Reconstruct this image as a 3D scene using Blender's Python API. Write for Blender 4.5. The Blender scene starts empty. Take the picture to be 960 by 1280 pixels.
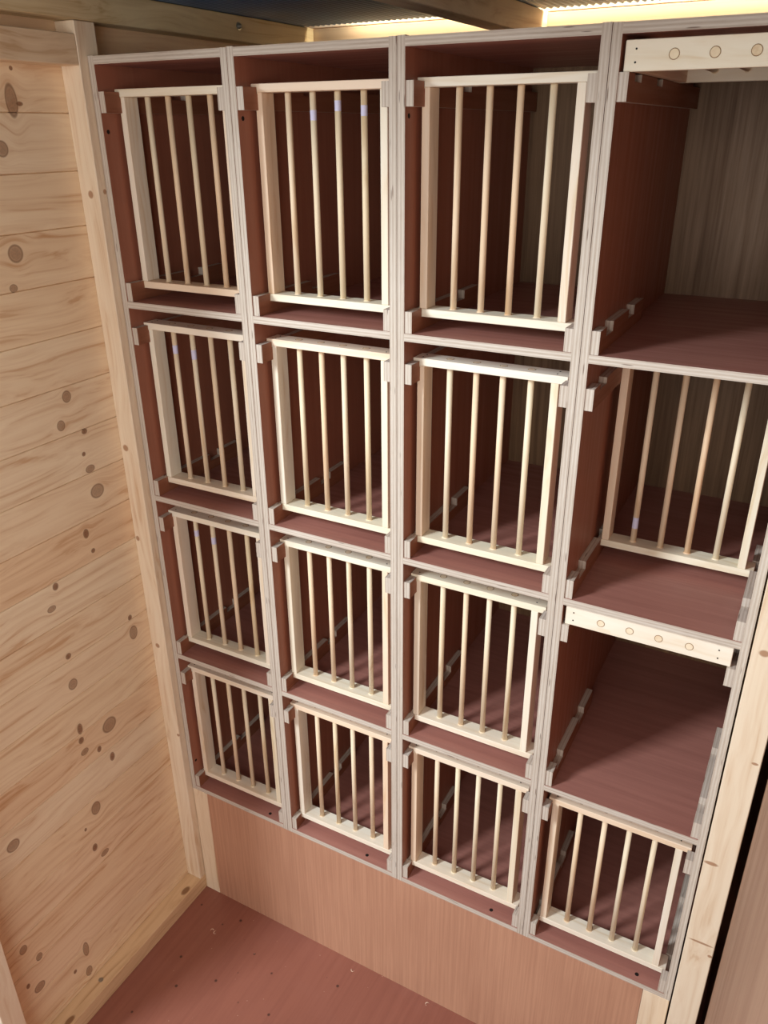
import bpy, bmesh, math, random
from mathutils import Vector, Matrix
random.seed(7)
S = bpy.context.scene
COL = S.collection
PI = math.pi

# ------------------------------------------------------------------ layout (metres)
T = 0.012                                   # plywood thickness
JX = [0.0, 0.2830, 0.5662, 0.8499, 1.1353]  # column joints
SZ = [1.3098, 0.9227, 0.5344, 0.1443]       # shelf tops, row 1 (top) .. 4
ZTOP = 1.700
ZFL = -0.213
DEPTH = 0.512
YB = 0.68                                   # back wall of the hut
XW = -0.044                                 # left wall
ZC = 1.795                                  # underside of roof sheets

# ------------------------------------------------------------------ node helper
def srgb(r, g, b):
    f = lambda c: (c/255)/12.92 if c/255 <= .04045 else ((c/255+.055)/1.055)**2.4
    return (f(r), f(g), f(b), 1)

class NT:
    def __init__(s, name, rough=.6, spec=.4):
        s.m = bpy.data.materials.new(name); s.m.use_nodes = True
        s.t = s.m.node_tree; s.t.nodes.clear()
        s.out = s.n('ShaderNodeOutputMaterial'); s.b = s.n('ShaderNodeBsdfPrincipled')
        s.b.inputs['Roughness'].default_value = rough
        s.b.inputs['Specular IOR Level'].default_value = spec
        s.l(s.b.outputs[0], s.out.inputs[0])
    def n(s, k, **kw):
        n = s.t.nodes.new(k)
        for a, v in kw.items(): setattr(n, a, v)
        return n
    def l(s, a, b): s.t.links.new(a, b)
    def setin(s, sock, v):
        if isinstance(v, bpy.types.NodeSocket): s.l(v, sock)
        elif v is not None: sock.default_value = v
    def math(s, op, a, b=None, c=None, clamp=False):
        n = s.n('ShaderNodeMath', operation=op, use_clamp=clamp)
        s.setin(n.inputs[0], a); s.setin(n.inputs[1], b); s.setin(n.inputs[2], c)
        return n.outputs[0]
    def vmath(s, op, a, b=None):
        n = s.n('ShaderNodeVectorMath', operation=op)
        s.setin(n.inputs[0], a)
        if b is not None: s.setin(n.inputs[1], b)
        return n.outputs['Value'] if op in ('LENGTH', 'DOT_PRODUCT') else n.outputs[0]
    def comb(s, x, y, z):
        n = s.n('ShaderNodeCombineXYZ')
        for i, v in enumerate((x, y, z)): s.setin(n.inputs[i], v)
        return n.outputs[0]
    def sep(s, v):
        n = s.n('ShaderNodeSeparateXYZ'); s.l(v, n.inputs[0]); return n.outputs
    def noise(s, v, scale=1, detail=3, rough=.55, dist=0):
        n = s.n('ShaderNodeTexNoise'); s.l(v, n.inputs['Vector'])
        n.inputs['Scale'].default_value = scale; n.inputs['Detail'].default_value = detail
        n.inputs['Roughness'].default_value = rough; n.inputs['Distortion'].default_value = dist
        return n.outputs['Fac']
    def white(s, v, dim='1D'):
        n = s.n('ShaderNodeTexWhiteNoise', noise_dimensions=dim)
        s.l(v, n.inputs['W' if dim == '1D' else 'Vector']); return n.outputs['Value']
    def ramp(s, f, stops):
        n = s.n('ShaderNodeValToRGB'); e = n.color_ramp.elements
        while len(e) < len(stops): e.new(.5)
        for q, (p, c) in zip(e, stops): q.position = p; q.color = c
        s.l(f, n.inputs[0]); return n.outputs[0]
    def rng(s, v, a, b, c=0., d=1., smooth=False):
        n = s.n('ShaderNodeMapRange', interpolation_type='SMOOTHSTEP' if smooth else 'LINEAR')
        s.setin(n.inputs[0], v)
        for i, q in enumerate((a, b, c, d)): n.inputs[i+1].default_value = q
        return n.outputs[0]
    def mix(s, f, a, b, mode='MIX'):
        n = s.n('ShaderNodeMix', data_type='RGBA', blend_type=mode)
        s.setin(n.inputs['Factor'], f); s.setin(n.inputs['A'], a); s.setin(n.inputs['B'], b)
        return n.outputs['Result']
    def bump(s, h, strength=.2, dist=.002):
        n = s.n('ShaderNodeBump'); n.inputs['Strength'].default_value = strength
        n.inputs['Distance'].default_value = dist
        s.l(h, n.inputs['Height']); s.l(n.outputs[0], s.b.inputs['Normal'])
    def color(s, c): s.setin(s.b.inputs['Base Color'], c)
    def coords(s, rnd=True):
        o = s.n('ShaderNodeTexCoord').outputs['Object']
        if not rnd: return o
        r = s.n('ShaderNodeObjectInfo').outputs['Random']
        k = s.math('MULTIPLY', r, 37.3)
        return s.vmath('ADD', o, s.comb(k, s.math('MULTIPLY', r, 91.7), s.math('MULTIPLY', r, 13.1)))

def pine(name, ax, light, dark, tint=None, knots=(), planks=None, grain=1., rough=.55, rnd=True, knotcol=(158, 108, 76)):
    """ax: grain axis 0/1/2. knots: list of (pos in the two face coords, rz, ry)."""
    m = NT(name, rough, .3)
    o = m.coords(rnd)
    raw = m.n('ShaderNodeTexCoord').outputs['Object']
    x, y, z = m.sep(o)
    c = [x, y, z]
    kmask = None; krim = None
    if planks:
        z0, pw = planks
        rx, ry, rz = m.sep(raw)
        bid = m.math('FLOOR', m.math('DIVIDE', m.math('SUBTRACT', rz, z0), pw))
        w = m.white(bid); w2 = m.white(m.math('ADD', bid, 51.3))
        warp = None
        for (ky, kz, a, b) in knots:
            dy = m.math('DIVIDE', m.math('SUBTRACT', ry, ky), a)
            dz = m.math('DIVIDE', m.math('SUBTRACT', rz, kz), b)
            d = m.vmath('LENGTH', m.comb(dy, dz, 0.))
            k = m.rng(d, .7, 1.2, 1 if a < .0065 else .72, 0)
            kmask = k if kmask is None else m.math('MAXIMUM', kmask, k)
            q = m.rng(m.math('ABSOLUTE', m.math('SUBTRACT', d, .98)), .04, .20, 1, 0)
            krim = q if krim is None else m.math('MAXIMUM', krim, q)
            fall = m.math('MULTIPLY', m.rng(d, 0., 3.6, 1, 0, True), m.math('MULTIPLY', dz, b*.85))
            warp = fall if warp is None else m.math('ADD', warp, fall)
        c[0] = m.math('MULTIPLY', w, 7.); c[1] = m.math('ADD', ry, m.math('MULTIPLY', w2, 9.))
        c[2] = rz if warp is None else m.math('SUBTRACT', rz, warp)
    sc = [1., 1., 1.]
    # soft bend of the grain
    def scaled(along, across):
        v = []
        for i in range(3):
            v.append(m.math('MULTIPLY', c[i], along if i == ax else across))
        return m.comb(*v)
    bend = m.noise(scaled(2.2, 9), 1, 2)
    lines = []
    for i in range(3):
        if i == ax: lines.append(m.math('MULTIPLY', c[i], 2.0*grain))
        else: lines.append(m.math('ADD', m.math('MULTIPLY', c[i], 95*grain), m.math('MULTIPLY', bend, 9.)))
    g1 = m.noise(m.comb(*lines), 1, 3, .55)
    g2 = m.noise(scaled(9, 420), 1, 2, .6)
    blot = m.noise(scaled(2.5, 14), 1, 2)
    f = m.math('ADD', m.math('MULTIPLY', m.rng(g1, .40, .68), .62), m.math('MULTIPLY', g2, .22))
    f = m.math('ADD', f, m.rng(blot, .3, .7, -.14, .2))
    col = m.ramp(f, [(0.05, light), (.55, tuple(a*.72+b*.28 for a, b in zip(light, dark))), (1., dark)])
    if planks:
        hue = m.ramp(w, [(0., srgb(252, 240, 222)), (.5, srgb(255, 252, 244)), (1., srgb(248, 228, 206))])
        col = m.mix(.75, col, hue, 'MULTIPLY')
    if kmask is not None:
        kr = m.noise(m.vmath('MULTIPLY', raw, (400, 400, 400)), 1, 1)
        kc = m.ramp(kr, [(.3, srgb(*[int(v*.72) for v in knotcol])), (.75, srgb(*knotcol))])
        col = m.mix(m.math('MULTIPLY', kmask, .88), col, kc)
        col = m.mix(m.math('MULTIPLY', krim, .6), col, srgb(112, 72, 46))
    if tint:
        rr = m.math('FRACT', m.math('MULTIPLY', m.n('ShaderNodeObjectInfo').outputs['Random'], 7.31))
        col = m.mix(1., col, m.ramp(rr, [(0., srgb(255, 232, 212)), (.5, srgb(255, 252, 246)), (1., srgb(252, 245, 228))]), 'MULTIPLY')
    m.color(col)
    m.bump(g1, .12, .001)
    return m.m

def knot_pine(name, ax, light, dark, knots, knotcol=(160, 112, 76), rough=.55):
    """pine with knots at full 3-D object positions (x, y, z, radius)"""
    mt = pine(name, ax, light, dark, rough=rough, rnd=False)
    t = mt.node_tree
    b = next(n for n in t.nodes if n.type == 'BSDF_PRINCIPLED')
    src = b.inputs['Base Color'].links[0].from_socket
    m = NT.__new__(NT); m.m = mt; m.t = t; m.b = b
    raw = m.n('ShaderNodeTexCoord').outputs['Object']; km = None
    for (x, y, z, r, e) in knots:
        s = [r, r, r]; s[ax] = r*e
        d = m.vmath('LENGTH', m.vmath('DIVIDE', m.vmath('SUBTRACT', raw, (x, y, z)), tuple(s)))
        k = m.rng(d, .75, 1.15, 1, 0); km = k if km is None else m.math('MAXIMUM', km, k)
    m.color(m.mix(m.math('MULTIPLY', km, .8), src, srgb(*knotcol)))
    return mt

def hardwood(name, ax, base, dark, rough=.45, spec=.5, streak=.5, coat=0, rnd=True, speck=0., pore=180, fine=70):
    m = NT(name, rough, spec)
    o = m.coords(rnd); c = m.sep(o)
    def sc(al, ac): return m.comb(*[m.math('MULTIPLY', c[i], al if i == ax else ac) for i in range(3)])
    g = m.noise(sc(3, fine), 1, 3, .6)
    p = m.noise(sc(22, pore*3), 1, 2, .6)
    bl = m.noise(sc(3, 6), 1, 2)
    f = m.math('ADD', m.math('MULTIPLY', m.rng(g, .32, .68), .5*streak*2), m.math('MULTIPLY', p, .35))
    f = m.math('ADD', f, m.rng(bl, .3, .7, -.15, .15))
    col = m.ramp(f, [(.15, base), (1., dark)])
    if speck:
        raw = m.n('ShaderNodeTexCoord').outputs['Object']
        v = m.n('ShaderNodeTexVoronoi'); v.inputs['Scale'].default_value = 26; m.l(raw, v.inputs['Vector'])
        hit = m.math('MULTIPLY', m.rng(v.outputs['Distance'], .07, .11, 1, 0), m.math('GREATER_THAN', m.sep(v.outputs['Color'])[0], .62))
        col = m.mix(m.math('MULTIPLY', hit, speck), col, srgb(58, 34, 28))
        v2 = m.n('ShaderNodeTexVoronoi'); v2.inputs['Scale'].default_value = 70; m.l(raw, v2.inputs['Vector'])
        hit2 = m.math('MULTIPLY', m.rng(v2.outputs['Distance'], .07, .10, 1, 0), m.math('GREATER_THAN', m.sep(v2.outputs['Color'])[0], .8))
        col = m.mix(m.math('MULTIPLY', hit2, .55), col, srgb(200, 160, 140))
        scf = m.noise(m.vmath('MULTIPLY', raw, (3, 5, 4)), 1, 3)
        col = m.mix(m.rng(scf, .5, .75, 0, .30), col, srgb(160, 108, 98))
    m.color(col)
    m.l(m.rng(g, .3, .7, rough-.06, rough+.1), m.b.inputs['Roughness'])
    m.bump(p, .08, .0006)
    return m.m

def ply_edge(name):
    """sawn plywood edge: UV.v runs 0..1 through the thickness, UV.u in metres along the edge"""
    m = NT(name, .75, .2)
    uv = m.n('ShaderNodeTexCoord').outputs['UV']; u, v, _ = m.sep(uv)
    r = m.n('ShaderNodeObjectInfo').outputs['Random']
    off = m.math('MULTIPLY', r, 77.)
    wob = m.noise(m.comb(m.math('MULTIPLY', u, 25), off, 0.), 1, 2)
    vv = m.math('ADD', v, m.math('MULTIPLY', m.math('SUBTRACT', wob, .5), .10))
    st = m.math('SINE', m.math('MULTIPLY', vv, 2*PI*2.5))
    n1 = m.noise(m.comb(m.math('MULTIPLY', u, 60), m.math('MULTIPLY', v, 9), off), 1, 4, .65)
    n2 = m.noise(m.comb(m.math('MULTIPLY', u, 9), m.math('MULTIPLY', v, 3), off), 1, 2, .6)
    f = m.math('ADD', m.rng(st, -1, 1, 0, .34), m.math('MULTIPLY', n1, .5))
    f = m.math('ADD', f, m.rng(n2, .3, .7, -.12, .12))
    col = m.ramp(f, [(.12, srgb(212, 202, 190)), (.6, srgb(188, 173, 158)), (1., srgb(132, 112, 96))])
    vo = m.n('ShaderNodeTexVoronoi'); vo.inputs['Scale'].default_value = 1
    m.l(m.comb(m.math('MULTIPLY', u, 17), m.math('MULTIPLY', v, 2.2), off), vo.inputs['Vector'])
    hit = m.math('MULTIPLY', m.rng(vo.outputs['Distance'], .10, .17, 1, 0), m.math('GREATER_THAN', m.sep(vo.outputs['Color'])[0], .55))
    col = m.mix(m.math('MULTIPLY', hit, .7), col, srgb(96, 72, 60))
    m.color(col); m.bump(n1, .2, .0008)
    return m.m

def plain(name, col, rough=.5, metal=0., spec=.4):
    m = NT(name, rough, spec); m.b.inputs['Metallic'].default_value = metal
    n = m.noise(m.coords(), 60, 2)
    m.color(m.mix(m.rng(n, .3, .7, 0, .25), col, tuple(list(q*.7 for q in col[:3])+[1])))
    return m.m

# knots on the left wall, (y, z) from the photo
KN = [(-.1608,1.5663,.011,.011),(-.1726,1.4109,.013,.013),(-.1892,1.3582,.007,.006),(-.1244,1.1564,.009,.010),(-.1479,1.108,.008,.009),
      (-.0987,1.0817,.006,.005),(-.1093,1.0397,.004,.004),(-.0928,.9574,.015,.013),(-.1004,1.0066,.010,.007),(-.1374,.8837,.006,.009),
      (-.1688,.4366,.017,.016),(-.2409,.4792,.006,.012),(-.2435,.451,.006,.007),(-.2409,.419,.009,.007),(-.2053,.398,.005,.007),(-.1768,.3548,.006,.010),
      (-.2433,.2629,.011,.015),(-.279,.2325,.003,.004),(-.4377,.3404,.013,.012),(-.2663,.1675,.006,.009),(-.2447,.1308,.010,.007),
      (-.4758,.0843,.008,.010),(-.4485,.0302,.007,.009),(-.3439,-.0727,.007,.019),(-.3813,-.1029,.004,.005),(-.3487,-.1408,.008,.013),
      (-.4871,-.015,.004,.006),(-.4646,-.0456,.012,.011),(-.1166,1.6789,.003,.003),(-.1263,1.634,.010,.022),(-.1124,1.6299,.006,.003),
      (-.128,.842,.0045,.0045),(-.063,.6105,.010,.015),(-.228,.812,.006,.007),(-.246,.772,.009,.006),(-.232,.655,.006,.006),(-.235,.589,.010,.011),
      (-.066,.650,.005,.006)]
P_L, P_D = srgb(246, 228, 202), srgb(204, 160, 120)
M_plank = pine('pine_boards', 1, P_L, P_D, knots=KN, planks=(1.529, .0885), rnd=False, rough=.5)
M_plank_back = pine('pine_boards_back', 0, P_L, P_D, planks=(1.529, .0885), rnd=False, rough=.5)
M_post = knot_pine('post_pine', 2, srgb(240, 222, 196), srgb(206, 168, 128),
        [(-.0202,-.018,1.4916,.006,1.1),(0,-.0036,1.4957,.004,1.1),(-.0307,-.018,1.0234,.007,1),(-.0263,-.018,.5542,.006,1),(-.036,-.018,.8208,.005,1.2),
         (-.004,-.018,.3085,.004,1),(1.1541,-.02,.9268,.007,.8),(1.1493,-.02,.5155,.011,.35),(1.1758,-.02,.7362,.005,.5),(1.162,-.02,.3333,.020,.12),(1.18,-.02,.31,.004,.8)])
M_rail_y = pine('rail_pine_y', 1, srgb(232, 208, 176), srgb(186, 142, 98))
M_base = knot_pine('baseboard_pine', 1, srgb(226, 194, 154), srgb(172, 122, 78), [(-.012,-.0631,-.169,.008,1.8),(-.012,-.4413,-.169,.007,2.0)], (120, 76, 44))
M_batten = pine('batten_pine', 2, srgb(240, 220, 192), srgb(206, 170, 130))
M_rafter = knot_pine('rafter_pine', 1, srgb(228, 210, 170), srgb(184, 150, 100), [(0,.19,1.783,.006,3.5),(0,.31,1.788,.005,1.5),(0,.415,1.785,.004,1)], (120, 86, 50))
M_gx = pine('grille_pine_x', 0, srgb(246, 241, 230), srgb(228, 211, 184), tint=1)
M_gz = pine('grille_pine_z', 2, srgb(246, 240, 228), srgb(226, 206, 176), tint=1)
M_dow = pine('dowel_wood', 2, srgb(244, 232, 210), srgb(208, 176, 136), grain=.8, tint=1)
M_edge = ply_edge('plywood_edge')
M_side = hardwood('redbrown_ply_vertical', 2, srgb(160, 102, 80), srgb(132, 78, 60), .45, .4, .22)
M_shelf = hardwood('redbrown_ply_shelf', 0, srgb(170, 116, 104), srgb(138, 88, 78), .38, .5, .4)
M_run = hardwood('redbrown_ply_runner', 1, srgb(150, 96, 70), srgb(118, 70, 50), .5, .4, .4)
M_back = hardwood('brown_back_panel', 2, srgb(134, 104, 74), srgb(88, 62, 40), .5, .4, .6, fine=120)
M_kick = hardwood('lauan_kick_panel', 2, srgb(196, 148, 120), srgb(166, 118, 94), .5, .35, .45, fine=190)
M_door = hardwood('lauan_partition', 2, srgb(176, 138, 114), srgb(150, 112, 90), .5, .4, .4, fine=30)
M_floor = hardwood('redbrown_ply_floor', 1, srgb(152, 96, 80), srgb(128, 74, 60), .42, .5, .35, rnd=False, speck=.8)
M_hole = plain('dark_hole', srgb(26, 14, 10), .9)
M_ring = plain('glue_ring', srgb(150, 116, 78), .8)  # brown ring drawn round each dowel end
M_zinc = plain('zinc_screw', srgb(170, 172, 168), .35, .9)
M_sticker = plain('pale_blue_print', srgb(214, 212, 238), .6)
M_shav = plain('wood_shaving', srgb(232, 200, 176), .7)

def sheet_mat():
    m = NT('ribbed_roof_sheet', .35, .6)
    m.b.inputs['Metallic'].default_value = .15
    raw = m.n('ShaderNodeTexCoord').outputs['Object']; x, y, z = m.sep(raw)
    n = m.noise(m.comb(m.math('MULTIPLY', x, 6), m.math('MULTIPLY', y, 6), 0.), 1, 3)
    st = m.math('SINE', m.math('MULTIPLY', x, 2*PI/.0135))
    c = m.mix(m.rng(st, -.4, .9), srgb(42, 62, 86), srgb(118, 150, 186))
    m.color(m.mix(m.rng(n, .4, .7, 0, .5), c, srgb(110, 112, 116)))
    return m.m
M_sheet = sheet_mat()

# ------------------------------------------------------------------ mesh helpers
def link(name, bm, mats, parent=None, smooth=False, loc=None):
    me = bpy.data.meshes.new(name); bm.normal_update(); bm.to_mesh(me); bm.free()
    for q in (mats if isinstance(mats, (list, tuple)) else [mats]): me.materials.append(q)
    if smooth:
        for p in me.polygons: p.use_smooth = True
    o = bpy.data.objects.new(name, me); COL.objects.link(o)
    if parent: o.parent = parent
    if loc: o.location = loc
    return o

def box(bm, x0, x1, y0, y1, z0, z1, mat=0, bev=0., edge=None):
    """edge=(thickness axis, material index, set of face normals as (axis, sign)) gives sawn-edge faces with UVs"""
    r = bmesh.ops.create_cube(bm, size=1)
    vs = r['verts']
    for v in vs:
        v.co = Vector(((x0+x1)/2+v.co.x*(x1-x0), (y0+y1)/2+v.co.y*(y1-y0), (z0+z1)/2+v.co.z*(z1-z0)))
    fs = list({f for v in vs for f in v.link_faces})
    for f in fs: f.material_index = mat
    if edge:
        ta, mi, _ = edge
        uvl = bm.loops.layers.uv.verify()
        lo = (x0, y0, z0)[ta]; hi = (x1, y1, z1)[ta]
        for f in fs:
            f.normal_update(); n = f.normal
            a = max(range(3), key=lambda i: abs(n[i]))
            if a != ta:
                f.material_index = mi
                oa = 3-a-ta
                for lp in f.loops: lp[uvl].uv = (lp.vert.co[oa], (lp.vert.co[ta]-lo)/(hi-lo))
    if bev:
        es = list({e for v in vs for e in v.link_edges})
        bmesh.ops.bevel(bm, geom=es, offset=bev, segments=1, affect='EDGES', profile=.5)
    return vs

def prism_x(bm, pts, x0, x1, side=0, edge=1):
    """profile in (y, z) pushed along x; flanks get material side, rim gets edge material with ply UVs"""
    uvl = bm.loops.layers.uv.verify()
    a = [bm.verts.new((x0, y, z)) for y, z in pts]; b = [bm.verts.new((x1, y, z)) for y, z in pts]
    n = len(pts)
    fa = bm.faces.new(a); fb = bm.faces.new(list(reversed(b)))
    fa.material_index = fb.material_index = side
    s = 0
    for i in range(n):
        j = (i+1) % n
        f = bm.faces.new((a[j], a[i], b[i], b[j])); f.material_index = edge
        L = math.dist(pts[i], pts[j])
        for lp in f.loops:
            lp[uvl].uv = (s+(L if lp.vert in (a[j], b[j]) else 0), 1 if lp.vert in (b[i], b[j]) else 0)
        s += L
    bmesh.ops.recalc_face_normals(bm, faces=bm.faces[:])
    bm.normal_update()
    bmesh.ops.triangulate(bm, faces=[fa, fb])

def cyl(bm, p0, p1, r, seg=14, mat=0, r1=None, caps=True):
    p0, p1 = Vector(p0), Vector(p1); d = p1-p0
    q = Vector((0, 0, 1)).rotation_difference(d.normalized()).to_matrix().to_4x4()
    m = Matrix.Translation((p0+p1)/2) @ q
    rr = bmesh.ops.create_cone(bm, cap_ends=caps, segments=seg, radius1=r, radius2=r if r1 is None else r1, depth=d.length, matrix=m)
    for f in {f for v in rr['verts'] for f in v.link_faces}: f.material_index = mat

def disc(bm, c, nrm, r, mat=0, seg=14, t=.0003):
    c = Vector(c); n = Vector(nrm).normalized(); cyl(bm, c-n*.0004, c+n*t, r, seg, mat)

def empty(name, loc, label, cat, group=None):
    o = bpy.data.objects.new(name, None); COL.objects.link(o); o.location = loc
    o.empty_display_size = .05
    o['label'] = label; o['category'] = cat
    if group: o['group'] = group
    return o
def tag(o, label, cat, group=None):
    o['label'] = label; o['category'] = cat
    if group: o['group'] = group
    return o
def struct(o): o['kind'] = 'structure'; return o

# ------------------------------------------------------------------ nest box cabinets
ROWS_IN = .3771
LOW = [(.001, 0.0002), (.001, .0325), (.036, .0325), (.036, .0195), (.0725, .0195), (.0725, .0335), (.1635, .0335), (.1635, .0195), (.2000, .0195), (.2000, .0335), (.262, .0335), (.262, .0002)]
UPP = [(.001, .3075), (.001, .3390), (.036, .3390), (.036, .3300), (.0725, .3300), (.0725, .3390), (.1635, .3390), (.1635, .3300), (.2000, .3300), (.2000, .3390), (.508, .3390), (.508, .3075)]

YF = [.036, .031, .029, .0245]               # how far the grille front sits back, per row
DZ = [0, -.0003, -.0005, -.001]
def notch(prof, r):
    a = YF[r]-.0015
    return [(a if y == .036 else (a+.0365 if y == .0725 else y), z+(DZ[r] if z in (.0195, .0335, .3300) and .03 < y < .08 else 0)) for y, z in prof]
def side_bm(x0, x1, zb, holes=()):
    bm = bmesh.new(); box(bm, x0, x1, 0, DEPTH, zb, ZTOP+random.uniform(0, .002), 0, 0, (0, 1, None))
    for (x, y, z, s) in holes: disc(bm, (x, y, z), (s, 0, 0), .0034, 2)
    return bm
CAB = []
CLAB = ['tall plywood column of four nest boxes standing against the left corner post',
        'plywood nest box column second from the left corner post, every cell barred',
        'plywood nest box column standing directly left of the one with open cells',
        'plywood nest box column with two open unbarred cells, beside the right post']
for c in range(4):
    x0, x1 = JX[c]+.0004, JX[c+1]-.0004
    g = empty('nest_box_column', (x0, 0, SZ[3]-T), CLAB[c], 'nest boxes')
    o0 = Vector((x0, 0, SZ[3]-T))
    def put(name, bm, mats, **k):
        bmesh.ops.translate(bm, verts=bm.verts, vec=-o0); return link(name, bm, mats, g, **k)
    zb = SZ[3]-T
    hl = [(x0+T, .0106, 1.589, 1), (x0+T, .0107, .2164, 1)] if c == 0 else ([(x0+T, .012, 1.606, 1)] if c < 3 else [])
    put('side_panel', side_bm(x0, x0+T, zb, hl), [M_side, M_edge, M_hole])
    put('side_panel', side_bm(x1-T, x1, zb), [M_side, M_edge, M_hole])
    bm = bmesh.new(); box(bm, x0+T, x1-T, 0, DEPTH, ZTOP-T, ZTOP, 0, 0, (2, 1, None)); put('top_panel', bm, [M_shelf, M_edge])
    for r in range(3):
        bm = bmesh.new(); box(bm, x0+T, x1-T, 0, DEPTH, SZ[r]-T, SZ[r], 0, 0, (2, 1, None)); put('shelf', bm, [M_shelf, M_edge])
    bm = bmesh.new(); box(bm, x0+T, x1-T, 0, DEPTH, zb, SZ[3], 0, 0, (2, 1, None))
    disc(bm, (x0+[.2247, .2009, .210, .220][c], .012+.003*(c > 0), SZ[3]), (0, 0, 1), .0038, 2)
    put('bottom_panel', bm, [M_shelf, M_edge, M_hole])
    bm = bmesh.new(); box(bm, x0, x1, DEPTH, DEPTH+.005, zb, ZTOP); put('back_panel', bm, M_back)
    for r in range(4):
        for s in (0, 1):
            xa = x0+T+.0001 if s == 0 else x1-T-.0121
            for prof in (LOW, UPP):
                bm = bmesh.new()
                dj = random.uniform(0, .0012)
                prism_x(bm, [(y+(dj if y < .002 else 0), z+SZ[r]) for y, z in notch(prof, 0 if (c, r) == (3, 1) else r)], xa, xa+.012)
                put('runner', bm, [M_run, M_edge])
    CAB.append(g)

# ------------------------------------------------------------------ dowel grilles
XL, XR = -.1255, .1235
STX = (-.1125, .1045); DOX = (-.069, -.0245, .019, .0635)
HW = .0165; GH = .324
def rail_bm(z0, up):
    bm = bmesh.new(); box(bm, XL, XR, -HW, HW, z0, z0+.012, 0, .0007)
    zf = z0+.012 if up else z0; n = (0, 0, 1 if up else -1)
    for x in DOX:
        disc(bm, (x, 0, zf), n, .0062, 1, 18, .00025)
        disc(bm, (x, 0, zf), n, .0053, 2, 18, .00045)
    for x in STX:
        for y in (-.007, .007): disc(bm, (x, y, zf), n, .0012, 3, 8, .0005)
    return bm
proto = None
def make_grille():
    g = bpy.data.objects.new('dowel_grille', None); COL.objects.link(g); g.empty_display_size = .05
    link('rail', rail_bm(0, False), [M_gx, M_ring, M_dow, M_hole], g)
    link('rail', rail_bm(GH-.012, True), [M_gx, M_ring, M_dow, M_hole], g)
    for x in STX:
        bm = bmesh.new(); box(bm, x-.006, x+.006, -HW+.0006, HW-.0006, .0121, GH-.0121, 0, .0007); link('stile', bm, M_gz, g)
    for x in DOX:
        bm = bmesh.new(); cyl(bm, (x, 0, .0121), (x, 0, GH-.0121), .00485, 18)
        cyl(bm, (x, 0, .0121), (x, 0, .0135), .0062, 18, r1=.0049)
        d = link('dowel', bm, M_dow, g, smooth=False)
        for p in d.data.polygons:
            p.use_smooth = abs(p.normal.z) < .5
    return g
def copy_tree(o, parent=None):
    c = o.copy(); COL.objects.link(c); c.parent = parent
    for ch in list(o.children): copy_tree(ch, c)
    return c
COLN = ['leftmost column', 'second column from left', 'third column from left', 'right-hand column']
ROWN = ['top', 'second-from-top', 'third-from-top', 'bottom']
proto = make_grille()
base_children = None
# pale printed marks on some dowels: (dowel index, height from the grille foot, length)
MARKS = {(0, 1): [(0, .268, .016), (1, .262, .018)], (1, 0): [(1, .273, .014), (2, .285, .014), (3, .278, .014)],
         (0, 2): [(0, .27, .014), (1, .262, .016)], (3, 1): [(0, .038, .020)]}
copies = []
for c in range(4):
    for r in range(4):
        g = proto if (c, r) == (0, 0) else copy_tree(proto)
        copies.append((c, r, g))
for c, r, g in copies:
    xi0, xi1 = JX[c]+T+.0004, JX[c+1]-T-.0004
    cx = xi0+.0004-XL if c != 3 else xi0+.0052-XL
    mk = ', blue-marked dowels' if (c, r) in MARKS else ''
    if c == 3 and r in (0, 2):
        g.rotation_euler = (PI/2, 0, 0)
        g.location = (cx-.0015, .006+GH, SZ[r]+.3392+HW)
        lab = ('pine dowel grille stowed flat under the roof of the open top right cell' if r == 0 else
               'pine dowel grille stowed flat at the head of the open third-row cell, right-hand column')
    else:
        y = YF[r]+HW if not (c == 3 and r == 1) else .165+HW
        g.location = (cx+random.uniform(0, .0006), y, SZ[r]+.0197+(DZ[r] if (c, r) != (3, 1) else 0))
        if c == 3 and r == 1: lab = 'pine dowel grille set back deep inside the second cell down of the right-hand column'
        else: lab = 'upright dowel grille closing the %s cell of the %s%s' % (ROWN[r], COLN[c], mk)
    g['label'] = lab; g['category'] = 'grille'; g['group'] = 'pine dowel grilles in the nest boxes'
    for di, z, L in MARKS.get((c, r), []):
        dw = [k for k in g.children if k.name.startswith('dowel')]
        dw.sort(key=lambda k: sum(v.co.x for v in k.data.vertices))
        bm = bmesh.new(); cyl(bm, (DOX[di], 0, z), (DOX[di], 0, z+L), .00495, 18, caps=False)
        s = link('printed_mark', bm, M_sticker, dw[di], smooth=True); s['label'] = 'pale blue printed mark round the dowel'

# ------------------------------------------------------------------ left wall, posts, rails
bm = bmesh.new(); zlist = []
z = 1.529+.0885*4
while z > ZFL-.02: zlist.append(z); z -= .0885
for i, z1 in enumerate(zlist):
    za = z1-.0885
    g_ = .0011
    # one board with small V edges; closed box profile swept along y
    prof = [(XW, za+g_), (XW, z1-g_), (XW-.003, z1), (XW-.018, z1), (XW-.018, za), (XW-.003, za)]
    ya, yb = -.59, YB+.018
    A = [bm.verts.new((x, ya, zz)) for x, zz in prof]; B = [bm.verts.new((x, yb, zz)) for x, zz in prof]
    for k in range(6): bm.faces.new((A[k], A[(k+1) % 6], B[(k+1) % 6], B[k]))
    bm.faces.new(A); bm.faces.new(B)
bmesh.ops.recalc_face_normals(bm, faces=bm.faces[:])
struct(link('wall_left', bm, M_plank))

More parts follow.
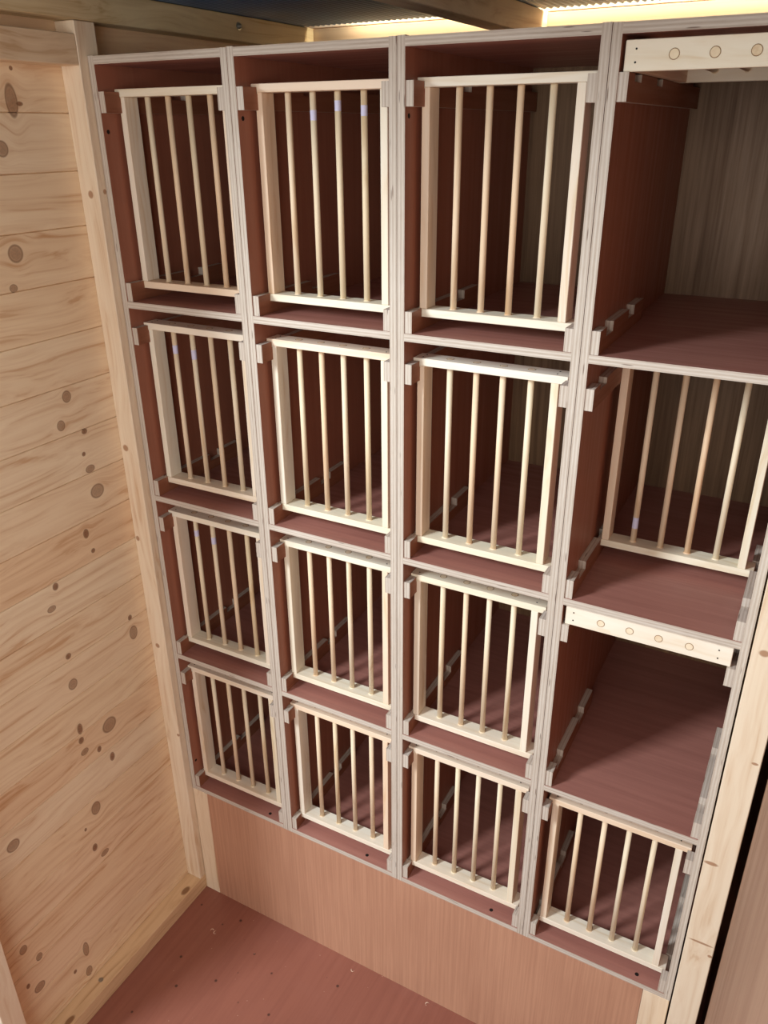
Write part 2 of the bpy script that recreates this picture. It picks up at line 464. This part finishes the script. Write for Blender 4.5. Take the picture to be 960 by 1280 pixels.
bm = bmesh.new()
for i, z1 in enumerate(zlist):
    za = z1-.0885; g_ = .0011
    prof = [(YB, za+g_), (YB, z1-g_), (YB+.003, z1), (YB+.018, z1), (YB+.018, za), (YB+.003, za)]
    A = [bm.verts.new((XW, y, zz)) for y, zz in prof]; B = [bm.verts.new((1.206, y, zz)) for y, zz in prof]
    for k in range(6): bm.faces.new((A[k], A[(k+1) % 6], B[(k+1) % 6], B[k]))
    bm.faces.new(A); bm.faces.new(B)
bmesh.ops.recalc_face_normals(bm, faces=bm.faces[:])
struct(link('wall_back', bm, M_plank_back))

def sbox(name, x0, x1, y0, y1, z0, z1, mat, bev=.0012):
    bm = bmesh.new(); box(bm, x0, x1, y0, y1, z0, z1, 0, bev); return struct(link(name, bm, mat))
ZB = -.169
sbox('trim_1', XW+.0002, -.0008, -.018, .026, ZB+.0003, 1.7495, M_post)            # corner post
sbox('trim_2', XW+.0002, -.0012, -.578, -.0184, 1.686, 1.7305, M_rail_y)        # wall rail
bb = sbox('baseboard_left', XW+.0002, 0.0, -.578, .03, ZFL+.0002, ZB, M_base)
bm = bmesh.new(); cyl(bm, (-.0225, -.3400, ZB-.002), (-.0225, -.3400, ZB+.0006), .0056, 18); cyl(bm, (-.0225, -.34, ZB), (-.0225, -.34, ZB+.0012), .0018, 10)
link('screw', bm, M_zinc, bb)
sbox('trim_3', XW+.0002, -.0008, -.577, -.533, ZB+.0003, 1.6855, M_post)           # stud by the opening
sbox('trim_4', 1.1376, 1.1842, -.020, .024, ZFL+.0002, 1.7495, M_post)            # right post
sbox('trim_5', .0006, .0436, -.0005, .040, ZFL+.0002, SZ[3]-T-.0004, M_batten)     # battens beside kick panel
sbox('trim_6', 1.0868, 1.1345, .0005, .040, ZFL+.0002, SZ[3]-T-.0004, M_batten)
bm = bmesh.new(); box(bm, .0440, 1.0864, .0005, .0125, ZFL+.0002, SZ[3]-T-.0004)
tag(link('kick_panel', bm, M_kick), 'pinkish-brown plywood panel closing the space below the nest boxes', 'panel')
# -

# ------------------------------------------------------------------ floor, right wall, roof
sbox('floor', XW-.02, 1.30, -2.3, YB, ZFL-.018, ZFL, M_floor, 0)
sbox('wall_right', 1.2062, 1.224, -.0215, YB+.018, ZFL, 1.79, M_door, 0)  # unseen wall, set close behind the door gap so the gap stays dark
pan = sbox('door_1', 1.1970, 1.2090, -1.35, -.022, ZFL+.004, 1.745, M_door, .0006)

# roof sheets: ribbed, two bays between the rafters, ribs run front to back
bm = bmesh.new()
pitch = .0135; amp = .0022; x = XW
SY1 = .655
for (xa, xb) in ((XW, 1.224),):
    n = int((xb-xa)/(pitch/6)); prev = None
    for i in range(n+1):
        xx = xa+i*(xb-xa)/n; ph = (i % 6)/6*2*PI
        zz = ZC+.0006+amp*(1+math.cos(ph))
        cur = (bm.verts.new((xx, -.64, zz)), bm.verts.new((xx, SY1, zz)), bm.verts.new((xx, -.64, ZC+.009)), bm.verts.new((xx, SY1, ZC+.009)))
        if prev:
            bm.faces.new((prev[0], cur[0], cur[1], prev[1])); bm.faces.new((prev[2], prev[3], cur[3], cur[2]))
            bm.faces.new((prev[1], cur[1], cur[3], prev[3])); bm.faces.new((prev[0], prev[2], cur[2], cur[0]))
        prev = cur
bmesh.ops.recalc_face_normals(bm, faces=bm.faces[:])
struct(link('ceiling', bm, M_sheet))

def rafter(x0, label):  # beam along y
    g = empty('roof_rafter', (x0+.022, .15, 1.7502), label, 'rafter', 'pine roof rafters')
    bm = bmesh.new(); box(bm, -.022, .022, -.66, YB-.15-.001, 0, ZC-1.7502, 0, .0012)
    # keep world-like coordinates for the grain
    link('beam', bm, M_rafter if x0 < 0 else M_rail_y, g)
    return g
r1 = rafter(-.0440, 'pine roof rafter running along the left wall, with a coach bolt in it')
rafter(.4990, 'pine roof rafter crossing over the second and third nest box columns')
rafter(1.1500, 'pine roof rafter over the right-hand post')
bm = bmesh.new()
cyl(bm, (.0222, .4055-.15, 1.7765-1.7502), (.0236, .4055-.15, 1.7765-1.7502), .0072, 20)
bmesh.ops.create_uvsphere(bm, u_segments=14, v_segments=8, radius=.0052, matrix=Matrix.Translation((.0240, .2555, .0263)))
link('bolt', bm, M_zinc, r1, smooth=False)['label'] = 'zinc bolt head'

# ------------------------------------------------------------------ shavings on the floor
shav = [(.0957, -.0962, .3), (.1071, -.0976, 1.9), (.4593, -.0213, 2.7), (.6502, -.012, .9)]
first = None
for i, (x, y, a) in enumerate(shav):
    if first is None:
        bm = bmesh.new(); prev = None
        for k in range(9):
            t = k/8; ang = t*PI*1.2
            p = Vector((.005*math.cos(ang)*(1-.3*t), .0035*math.sin(ang), .0006+.0008*math.sin(ang*1.3)**2))
            w = .0009
            cur = (bm.verts.new(p+Vector((0, -w, 0))), bm.verts.new(p+Vector((0, w, 0))), bm.verts.new(p+Vector((0, -w, -.0004))), bm.verts.new(p+Vector((0, w, -.0004))))
            if prev:
                for q in ((0, 1), (1, 3), (3, 2), (2, 0)): bm.faces.new((prev[q[0]], prev[q[1]], cur[q[1]], cur[q[0]]))
            else: bm.faces.new((cur[0], cur[1], cur[3], cur[2]))
            prev = cur
        bm.faces.new((prev[0], prev[1], prev[3], prev[2]))
        bmesh.ops.recalc_face_normals(bm, faces=bm.faces[:])
        first = o = link('wood_shaving', bm, M_shav)
    else:
        o = first.copy(); COL.objects.link(o)
    o.location = (x, y, ZFL+.0001); o.rotation_euler = (0, 0, a)
    tag(o, 'tiny pale curl of wood shaving lying on the red-brown floor', 'shaving', 'wood shavings on the floor')

# ------------------------------------------------------------------ light
def area(name, loc, target, sx, sy, power, col):
    L = bpy.data.lights.new(name, 'AREA'); L.shape = 'RECTANGLE'; L.size = sx; L.size_y = sy; L.energy = power; L.color = col
    o = bpy.data.objects.new(name, L); COL.objects.link(o); o.location = loc
    d = Vector(target)-Vector(loc); o.rotation_euler = d.to_track_quat('-Z', 'Y').to_euler(); return o
area('doorway_daylight', (-.62, -2.0, 2.35), (.62, 0, .95), .42, .95, 84, (.86, .95, 1))
area('front_fill', (1.0, -2.2, 1.4), (.2, 0, .7), 1.4, 1.3, 25, (1, .95, .88))  # added soft fill from the front, no window is built there
area('eaves_daylight', (.63, .668, 1.84), (.63, .672, 1.7), 1.05, .02, 4.2, (1, .88, .64))
W = bpy.data.worlds.new('world'); S.world = W; W.use_nodes = True
bg = W.node_tree.nodes['Background']; bg.inputs[0].default_value = (.86, .93, 1, 1); bg.inputs[1].default_value = .32

# ------------------------------------------------------------------ camera
F = 1004.06; yaw, pit, rol = .4999, -.444, -.0076
fw = Vector((-math.sin(yaw)*math.cos(pit), math.cos(yaw)*math.cos(pit), math.sin(pit)))
rt = fw.cross(Vector((0, 0, 1))).normalized(); up = rt.cross(fw)
r2 = math.cos(rol)*rt+math.sin(rol)*up; u2 = -math.sin(rol)*rt+math.cos(rol)*up
cam = bpy.data.cameras.new('camera'); co = bpy.data.objects.new('camera', cam); COL.objects.link(co)
co.matrix_world = Matrix(((r2.x, u2.x, -fw.x, 1.1333), (r2.y, u2.y, -fw.y, -1.0834), (r2.z, u2.z, -fw.z, 1.5889), (0, 0, 0, 1)))
cam.sensor_fit = 'HORIZONTAL'; cam.sensor_width = 36; cam.lens = F/960*36; cam.clip_start = .02
S.camera = co
vs = S.view_settings; vs.view_transform = 'Standard'; vs.look = 'None'; vs.gamma = 1; vs.exposure = 0.0; vs.use_curve_mapping = False
